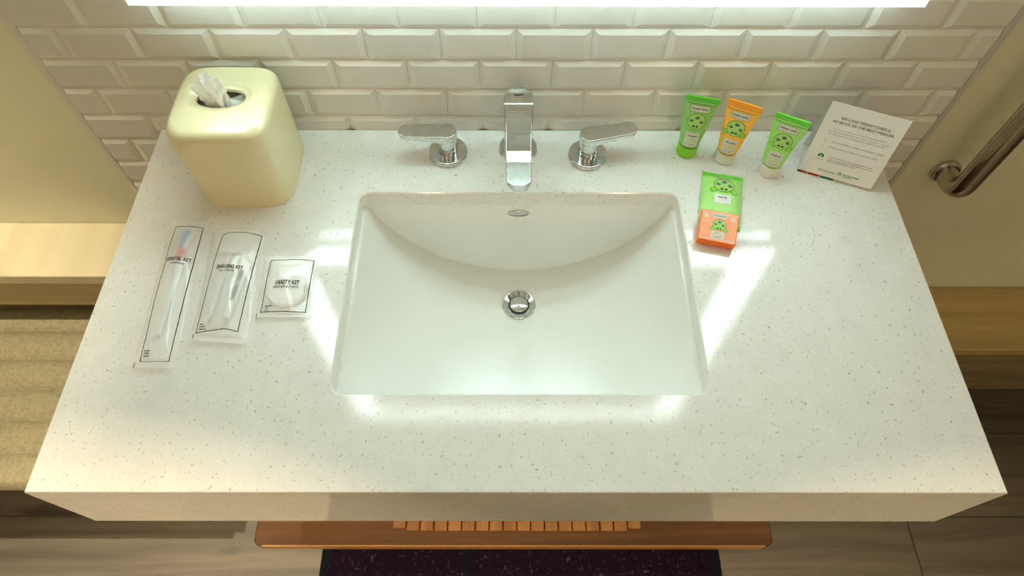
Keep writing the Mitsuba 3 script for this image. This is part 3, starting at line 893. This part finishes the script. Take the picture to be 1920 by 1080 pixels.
card_put('headline', cat_meshes([line('WE LOVE FRESH TOWELS', 0.823, 0.0036, 0.20, 0.825, True), line('AS MUCH AS THE NEXT PERSON.', 0.767, 0.0036, 0.116, 0.905, True)]), 'mat_ink', lab='bold dark headline')
card_put('small_print', cat_meshes([
    line('But every day, millions are washed in hotels unnecessarily.', 0.674, 0.0018, 0.17, 0.856),
    line("So if you're a fresh towel fan and an earth fan, adopt the following", 0.637, 0.0018, 0.121, 0.916),
    line('procedure to make sure we have earth for generations to come.', 0.603, 0.0018, 0.142, 0.887),
    line('Towels in bath or shower mean please change.', 0.506, 0.0022, 0.231, 0.917),
    line("Towels left on rail mean I'll use them again.", 0.433, 0.0022, 0.229, 0.877)]), 'mat_ink_grey')
for x0, x1, t, h, sd in ((0.305, 0.872, 0.304, 0.0013, 21), (0.30, 0.892, 0.273, 0.0013, 22), (0.30, 0.678, 0.247, 0.0013, 23), (0.135, 0.248, 0.249, 0.0008, 24), (0.03, 0.10, 0.05, 0.0007, 25)):
    card_put('fine_print', wavy_word(x0 * WT, x1 * WT, t * HT, h, sd), 'mat_ink_grey')
dome = affinity.scale(Point(0, 0).buffer(1, quad_segs=10), 0.0041, 0.0043).intersection(sbox(-1, -0.0012, 1, 1))
tree = affinity.translate(dome.difference(union_all([affinity.scale(Point(0, 0.0014).buffer(0.001), 1, 1.3), sbox(-0.0014, -0.0012, -0.0006, 0.0004), sbox(0.0006, -0.0012, 0.0014, 0.0004)])), 0.19 * WT, 0.288 * HT)
card_put('round_logo', tree, 'mat_logo_green', lab='small green domed logo')
card_put('thanks_lettering', line('thank you!', 0.111, 0.0030, 0.238, 0.474, False, 0.25), 'mat_ink')
sq = sbox(0.510 * WT, 0.121 * HT - 0.0019, 0.510 * WT + 0.0044, 0.121 * HT + 0.0019)
card_put('square_logo', sq.difference(affinity.rotate(sbox(sq.centroid.x - 0.0010, sq.centroid.y - 0.0010, sq.centroid.x + 0.0010, sq.centroid.y + 0.0010), 45)), 'mat_logo_green')
card_put('hotel_lettering', line('WYNDHAM', 0.120, 0.0027, 0.57, 0.79, True), 'mat_logo_green')
card_put('hotel_lettering', line('GARDEN', 0.096, 0.0019, 0.574, 0.705, True), 'mat_logo_lime')
card_put('tick_mark', union_all([sbox(0.148 * WT - 0.0001, t * HT - 0.0024, 0.148 * WT + 0.0001, t * HT + 0.0024) for t in (0.507, 0.433)] + [sbox(0.148 * WT - 0.002, t * HT - 0.0001, 0.148 * WT + 0.002, t * HT + 0.0001) for t in (0.507, 0.433)]), 'mat_ink_grey')
tag('towel_card', 'white folded card headed WE LOVE FRESH TOWELS standing at the right back corner', 'card')


# ------------------------------------------------------------------ frosted pouches with their contents
def pouch(key, corners, h, outline, words, small, stack, label, seed, bumps=()):
    TL, TR, BL, BR = (np.array([*c, 0.0]) for c in corners)

    def surf(u, v, lift=0.0):
        u, v = np.asarray(u, float), np.asarray(v, float)
        base = (TL * ((1 - u) * (1 - v))[..., None] + TR * (u * (1 - v))[..., None] + BL * ((1 - u) * v)[..., None] + BR * (u * v)[..., None])
        puff = np.clip(np.sin(np.pi * np.clip(u, 0, 1)), 0, 1) ** 0.75 * np.clip(np.sin(np.pi * np.clip((v - 0.01) / 0.95, 0, 1)), 0, 1) ** 0.5
        z = 0.0014 + 0.0036 * np.clip((v - 0.70) / 0.30, 0, 1) ** 2 + h * puff
        z = z + 0.0022 * (meshkit.fbm(np.stack([base[..., 0] * 45, base[..., 1] * 30, base[..., 0] * 0], -1), 2, seed) - 0.5) * puff
        for bu, bv, ru, rv, bh in bumps:
            z = z + bh * np.exp(-((u - bu) / ru) ** 2 - ((v - bv) / rv) ** 2)
        base[..., 2] = z + lift
        return base

    U, V = np.meshgrid(np.linspace(0, 1, 40), np.linspace(0, 1, 90), indexing='ij')
    up = surf(U, V)
    add(key + '__film', sheet(up), 'mat_film', smooth=True)
    w = (np.linalg.norm(TR - TL) + np.linalg.norm(BR - BL)) / 2
    l = (np.linalg.norm(BL - TL) + np.linalg.norm(BR - TR)) / 2

    def put(name, m, mat, lab=None):
        v = m.vertices           # x in metres across, y in metres downwards from the top edge, negative
        q = surf(v[:, 0] / w, -v[:, 1] / l, 0.00035)
        q[:, 2] += v[:, 2]
        m.vertices = q
        add(f'{key}__{name}', m, mat, label=lab)

    o = [(u * w, -v * l) for u, v in outline]
    ln = LineString(o + [o[0]]).segmentize(0.004).buffer(0.00037, cap_style=3, join_style=2)
    put('outline', refine(flat(ln, 0.00008), 0.006), 'mat_ink', 'thin black outline print')
    for s, u, v, ht, wd, b in words:
        put('lettering', refine(text(s, ht, wd, u * w, -v * l, bold=b, slant=0.12), 0.006), 'mat_ink', 'black lettering')
    for i, s in enumerate(stack[2]):
        put('small_lettering', text(s, 0.0016, None, stack[0] * w, -stack[1] * l - i * 0.0033, align='l', bold=True), 'mat_ink')
    put('edge_mark', flat(sbox(small[0] * w - 0.0005, -small[1] * l - 0.0035, small[0] * w + 0.0005, -small[1] * l + 0.0035), 0.00008), 'mat_ink_grey')
    tag(key, label, 'toiletry pouch')
    return surf


pouch('dental_kit_pouch', [(-0.390, -0.172), (-0.342, -0.174), (-0.377, -0.393), (-0.328, -0.393)], 0.0118,
      [(0.227, 0.066), (0.965, 0.062), (0.873, 0.962), (0.177, 0.963), (0.20, 0.80), (0.19, 0.55), (0.225, 0.36), (0.20, 0.25)],
      [('DENTAL KIT', 0.565, 0.318, 0.0050, 0.0300, True), ('KIT DENTAIRE', 0.575, 0.349, 0.0023, 0.0170, False)], (0.05, 0.985), (0.24, 0.905, ('BRUSH', 'FRESH', 'CLEAN')),
      'long frosted pouch marked DENTAL KIT, leftmost of the three pouches', 5)
pouch('shaving_kit_pouch', [(-0.3277, -0.1875), (-0.2583, -0.189), (-0.3172, -0.357), (-0.249, -0.362)], 0.0138,
      [(0.217, 0.083), (0.35, 0.055), (0.66, 0.050), (0.954, 0.071), (0.84, 0.912), (0.60, 0.90), (0.50, 0.91), (0.083, 0.938), (0.14, 0.62)],
      [('SHAVING KIT', 0.505, 0.398, 0.0052, 0.0335, True), ('KIT DE RASAGE', 0.475, 0.432, 0.0024, 0.0190, False)], (0.04, 0.965), (0.135, 0.872, ('WET', 'SHAVE', 'SMOOTH')),
      'frosted pouch marked SHAVING KIT between the other two pouches', 9)
pouch('vanity_kit_pouch', [(-0.2515, -0.2315), (-0.183, -0.2305), (-0.2455, -0.3245), (-0.1768, -0.3245)], 0.0092,
      [(0.146, 0.100), (0.40, 0.112), (0.62, 0.096), (0.954, 0.105), (0.903, 0.931), (0.5, 0.925), (0.096, 0.931)],
      [('VANITY KIT', 0.52, 0.492, 0.0056, 0.0305, True), ('NÉCESSAIRE DE TOILETTE', 0.51, 0.565, 0.0026, 0.0320, False)], (0.03, 0.985), (0.165, 0.842, ('GROOM', 'TAP', 'FILE')),
      'small square frosted pouch marked VANITY KIT next to the sink', 13)


def lying_tube(a, b, r0, r1, flatten, n=30):
    """A body from a to b (xy), lying on the counter, round at a and flat at b."""
    a, b = np.array([*a, 0.0]), np.array([*b, 0.0])
    d = (b - a) / np.linalg.norm(b - a)
    s = np.array([-d[1], d[0], 0])
    ang = np.linspace(0, 2 * np.pi, 40, endpoint=False)
    rings = []
    for i in range(n):
        t = i / (n - 1)
        w, hgt = r0 + (r1 - r0) * t, r0 * (1 - t) + r0 * flatten * t
        c = a + (b - a) * t + np.array([0, 0, 0.0012 + hgt])
        rings.append(c + w * np.cos(ang)[:, None] * s + hgt * np.sin(ang)[:, None] * np.array([0, 0, 1.0]))
    return loft(rings, True, True)


def stick(a, b, r, z):
    return tube([(a[0], a[1], z), ((a[0] + b[0]) / 2, (a[1] + b[1]) / 2, z), (b[0], b[1], z)], r, 14)


add('toothpaste__body', lying_tube((-0.3612, -0.2240), (-0.3555, -0.1900), 0.0034, 0.0078, 0.15), 'mat_white', smooth=40)
add('toothpaste__blue_print', moved(lying_tube((-0.3608, -0.2205), (-0.3605, -0.1920), 0.0034, 0.0050, 0.40), t=(-0.0020, 0, 0.0002)), 'mat_blue', smooth=40, label='blue printed side')
add('toothpaste__cap', lying_tube((-0.3628, -0.2350), (-0.3612, -0.2240), 0.0043, 0.0038, 1.0), 'mat_red', smooth=40, label='red cap')
tag('toothpaste', 'small white and blue toothpaste tube with a red cap inside the dental pouch', 'toothpaste')
add('toothbrush__handle', stick((-0.3580, -0.2600), (-0.3570, -0.3500), 0.0030, 0.0042), 'mat_white', smooth=True)
add('toothbrush__head', box(-0.3640, -0.3520, -0.2600, -0.2400, 0.0026, 0.0066, 0.001), 'mat_white')
tag('toothbrush', 'white toothbrush inside the dental pouch', 'toothbrush')
add('shaving_cream__body', lying_tube((-0.2790, -0.3140), (-0.2780, -0.2460), 0.0048, 0.0110, 0.20), 'mat_white', smooth=40)
add('shaving_cream__cap', lying_tube((-0.2800, -0.3290), (-0.2790, -0.3140), 0.0050, 0.0049, 1.0), 'mat_white_cap', smooth=40)
L_ = text('SHAVING CREAM', 0.0060, 0.0460, 0, 0, bold=True)
v_ = L_.vertices
L_.vertices = np.stack([-0.2765 - v_[:, 1], -0.2800 + v_[:, 0], 0.0109 + v_[:, 2]], 1)
tz_ = (L_.vertices[:, 1] + 0.3140) / 0.068
L_.vertices[:, 2] += -0.0077 * tz_ + 0.0004
add('shaving_cream__lettering', L_, 'mat_ink_grey')
tag('shaving_cream', 'white shaving cream tube lettered in grey inside the shaving pouch', 'shaving cream')
add('razor__handle', stick((-0.3010, -0.3270), (-0.2975, -0.2300), 0.0028, 0.0042), 'mat_white', smooth=True)
add('razor__head', box(-0.3110, -0.2830, -0.2290, -0.2200, 0.0026, 0.0062, 0.001), 'mat_white')
tag('razor', 'white disposable razor inside the shaving pouch', 'razor')
pad = lathe([(0.0, 0.0), (0.0245, 0.0), (0.0258, 0.0012), (0.0258, 0.0034), (0.0245, 0.0048), (0.016, 0.0062), (0.0, 0.0068)], 72, (-0.2128, -0.2830, 0.0012))
add('cotton_pad', pad, 'mat_cotton', smooth=50, label='round white cotton pad inside the vanity pouch', cat='cotton pad')

# a stray hair on the quartz
hp = np.array([(0.4788, -0.1814), (0.4796, -0.1880), (0.4790, -0.1960), (0.4762, -0.2050), (0.4704, -0.2139)])
add('stray_hair', tube(np.column_stack([hp, np.full(5, 0.0003)]), 0.00013, 6), 'mat_ink_grey', label='thin stray hair on the bare right side of the quartz top', cat='hair')

# ------------------------------------------------------------------ wooden vanity base below the top
SHZ = -0.500
add('vanity_stand__shelf', tm(m3.Manifold.hull_points(np.vstack([rr_points(-0.3805 + d, 0.5335 - d, -0.5055 + d, -0.05, 0.012, z) for z, d in ((SHZ, 0.0015), (SHZ - 0.0015, 0), (SHZ - 0.0275, 0), (SHZ - 0.029, 0.0015))]))), 'mat_shelf', smooth=30, label='reddish brown wooden shelf board')
plastic('mat_edge_lit_wood', proc(wood_fn((0.50, 0.26, 0.075), (0.34, 0.16, 0.045), 'x')), 0.2)  # warm light on the shelf's front edge, put into a lighter wood colour
add('vanity_stand__painted_lit_edge', box(-0.3665, 0.5195, -0.5068, -0.5040, SHZ - 0.0278, SHZ - 0.0008, 0.0006), 'mat_edge_lit_wood', label='front edge of the shelf, coloured lighter for the light on it')
for x in (-0.34, 0.453):
    for y in (-0.40, -0.10):
        add('vanity_stand__leg', box(x, x + 0.04, y, y + 0.04, FLOOR, -0.027, 0.002), 'mat_shelf')
tag('vanity_stand', 'wooden vanity stand with an open low shelf under the quartz top', 'vanity')
for i in range(18):
    x0 = -0.1350 + i * 0.0242
    add('slatted_tray__slat', box(x0, x0 + 0.0226, -0.4800 - (0.004 if 0 < i < 17 else 0), -0.14, SHZ + 0.012, SHZ + 0.021, 0.0012), 'mat_slat')
for y in (-0.46, -0.30, -0.17):
    add('slatted_tray__runner', box(-0.128, 0.293, y, y + 0.02, SHZ, SHZ + 0.0121), 'mat_slat')
tag('slatted_tray', 'orange brown slatted wooden tray lying on the low vanity shelf', 'tray')

# ------------------------------------------------------------------ dark mat on the floor
RX0, RX1, RY0, RY1, RZ = -0.353, 0.541, -1.02, -0.38, FLOOR
border = sbox(RX0, RY0, RX1, RY1).difference(union_all([sbox(RX0 + 0.018, RY0 + 0.018, -0.034, RY1 - 0.018), sbox(-0.024, RY0 + 0.018, RX1 - 0.018, RY1 - 0.018)]))
b_ = flat(border, 0.006)
b_.vertices[:, 2] += RZ
add('floor_mat__border', b_, 'mat_rubber', label='black rubber border and seam')
for x0, x1 in ((RX0 + 0.018, -0.034), (-0.024, RX1 - 0.018)):
    X, Y = np.meshgrid(np.linspace(x0, x1, 150), np.linspace(RY0 + 0.018, RY1 - 0.018, 150), indexing='ij')
    Z = RZ + 0.0055 + 0.003 * meshkit.noise(np.stack([X * 300, Y * 220, X * 0], -1), 5)
    add('floor_mat__pile', sheet(np.stack([X, Y, Z], -1)), 'mat_rug', label='dark purple pile')
tag('floor_mat', 'dark purple floor mat with a black border in front of the vanity', 'mat')

# ------------------------------------------------------------------ left: wooden ledge, shelf and ribbed towel
add('wall_ledge__top_board', box(-1.55, -0.615, -0.105, WALL - 0.0005, -0.278, -0.252, 0.0015), 'mat_pale_wood', label='pale wood top board')
add('wall_ledge__upper_fascia', box(-1.55, -0.615, -0.100, -0.080, -0.315, -0.2785, 0.001), 'mat_pale_wood_side')
add('wall_ledge__lower_fascia', box(-1.55, -0.615, -0.094, -0.076, -0.372, -0.316, 0.001), 'mat_pale_wood_side')
add('wall_ledge__bracket', box(-1.45, -1.42, -0.078, WALL - 0.0005, -0.36, -0.279), 'mat_pale_wood_side')
add('wall_ledge__bracket', box(-0.70, -0.67, -0.078, WALL - 0.0005, -0.36, -0.279), 'mat_pale_wood_side')
tag('wall_ledge', 'pale wooden wall ledge left of the vanity, above the ribbed towel', 'ledge')
TZ = -0.452
add('towel_shelf__board', box(-1.45, -0.64, -0.405, WALL - 0.0005, TZ - 0.050, TZ - 0.026, 0.0015), 'mat_pale_wood_side')
for x in (-1.42, -0.69):
    add('towel_shelf__leg', box(x, x + 0.035, -0.39, -0.355, FLOOR, TZ - 0.0505, 0.0015), 'mat_pale_wood_side')
tag('towel_shelf', 'low wooden shelf left of the vanity carrying the ribbed towel', 'shelf')
nx, ny = 230, 190
X = np.linspace(-1.38, -0.66, nx)
sY = np.linspace(0, 1, ny)
Xg, Sg = np.meshgrid(X, sY, indexing='ij')
Yg = -0.050 - 0.366 * Sg
rib = np.abs(np.sin(np.pi * (Yg + 0.042 + 0.003 * meshkit.fbm(np.stack([Xg * 4, Sg * 0, Sg * 0], -1), 2, 2)) / 0.062)) ** 0.55
nz = meshkit.fbm(np.stack([Xg * 120, Yg * 120, Xg * 0], -1), 3, 6)
Zg = TZ - 0.012 + 0.0150 * rib + 0.003 * (nz - 0.5) + 0.004 * (meshkit.fbm(np.stack([Xg * 6, Yg * 8, Xg * 0], -1), 2, 3) - 0.5)
edge = np.minimum.reduce([Sg / 0.03, (1 - Sg) / 0.03, (Xg - X[0]) / 0.012, (X[-1] - Xg) / 0.012])
Zg = TZ - 0.0255 + (Zg - TZ + 0.0255) * np.sqrt(np.clip(1 - (1 - np.clip(edge, 0, 1)) ** 2, 0, 1))
tw = sheet(np.stack([Xg, Yg + 0.003 * (nz - 0.5) * (np.clip(edge, 0, 1) < 1), Zg], -1))
lo = sheet(np.stack([Xg, Yg, np.full_like(Xg, TZ - 0.0256)], -1))
lo.faces = lo.faces[:, ::-1]
add('towel', cat_meshes([tw, lo]), 'mat_towel', smooth=True, label='beige towel with soft crosswise ribs laid flat left of the vanity', cat='towel')

# ------------------------------------------------------------------ right: low wooden bench and grab bar
add('low_bench__top_board', box(0.66, 1.75, -0.137, WALL - 0.0005, -0.500, -0.474, 0.0015), 'mat_oak', label='orange brown wooden top board')
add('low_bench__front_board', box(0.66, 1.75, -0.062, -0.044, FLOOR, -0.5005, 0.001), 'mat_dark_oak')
tag('low_bench', 'low orange brown wooden ledge against the wall right of the vanity', 'ledge')
GX, GY = 0.7840, -0.0420
pth = [(GX, WALL - 0.001, -0.1030), (GX, -0.010, -0.1030)]
for a in np.linspace(0, 90, 12)[0:]:
    a = math.radians(a)
    pth.append((GX, -0.012 - 0.030 * math.sin(a), -0.1030 + 0.030 * (1 - math.cos(a))))
pth += [(GX, GY, z) for z in np.linspace(-0.06, 0.42, 14)]
for a in np.linspace(0, 90, 12):
    a = math.radians(a)
    pth.append((GX, GY + 0.030 * (1 - math.cos(a)), 0.43 + 0.030 * math.sin(a)))
pth += [(GX, WALL - 0.001, 0.460)]
add('grab_bar__rail', tube(pth, 0.0165, 32), 'mat_brushed', smooth=True)
for z in (-0.1030, 0.460):
    fl = lathe([(0.0, 0.0), (0.0225, 0.0), (0.0228, 0.004), (0.0216, 0.0075), (0.0200, 0.0085), (0.0168, 0.0088), (0.0165, 0.006)], 48)
    fl.vertices = np.stack([fl.vertices[:, 0] + GX, WALL - 0.0006 - fl.vertices[:, 2], fl.vertices[:, 1] + z], 1)
    add('grab_bar__flange', fl, 'mat_brushed', smooth=40)
add('grab_bar__set_screw', moved(trimesh.creation.icosphere(2, 0.0022), t=(GX + 0.0135, -0.018, -0.0915)), 'mat_black', smooth=True)
tag('grab_bar', 'polished metal grab bar fixed upright on the wall right of the tiles', 'grab bar')
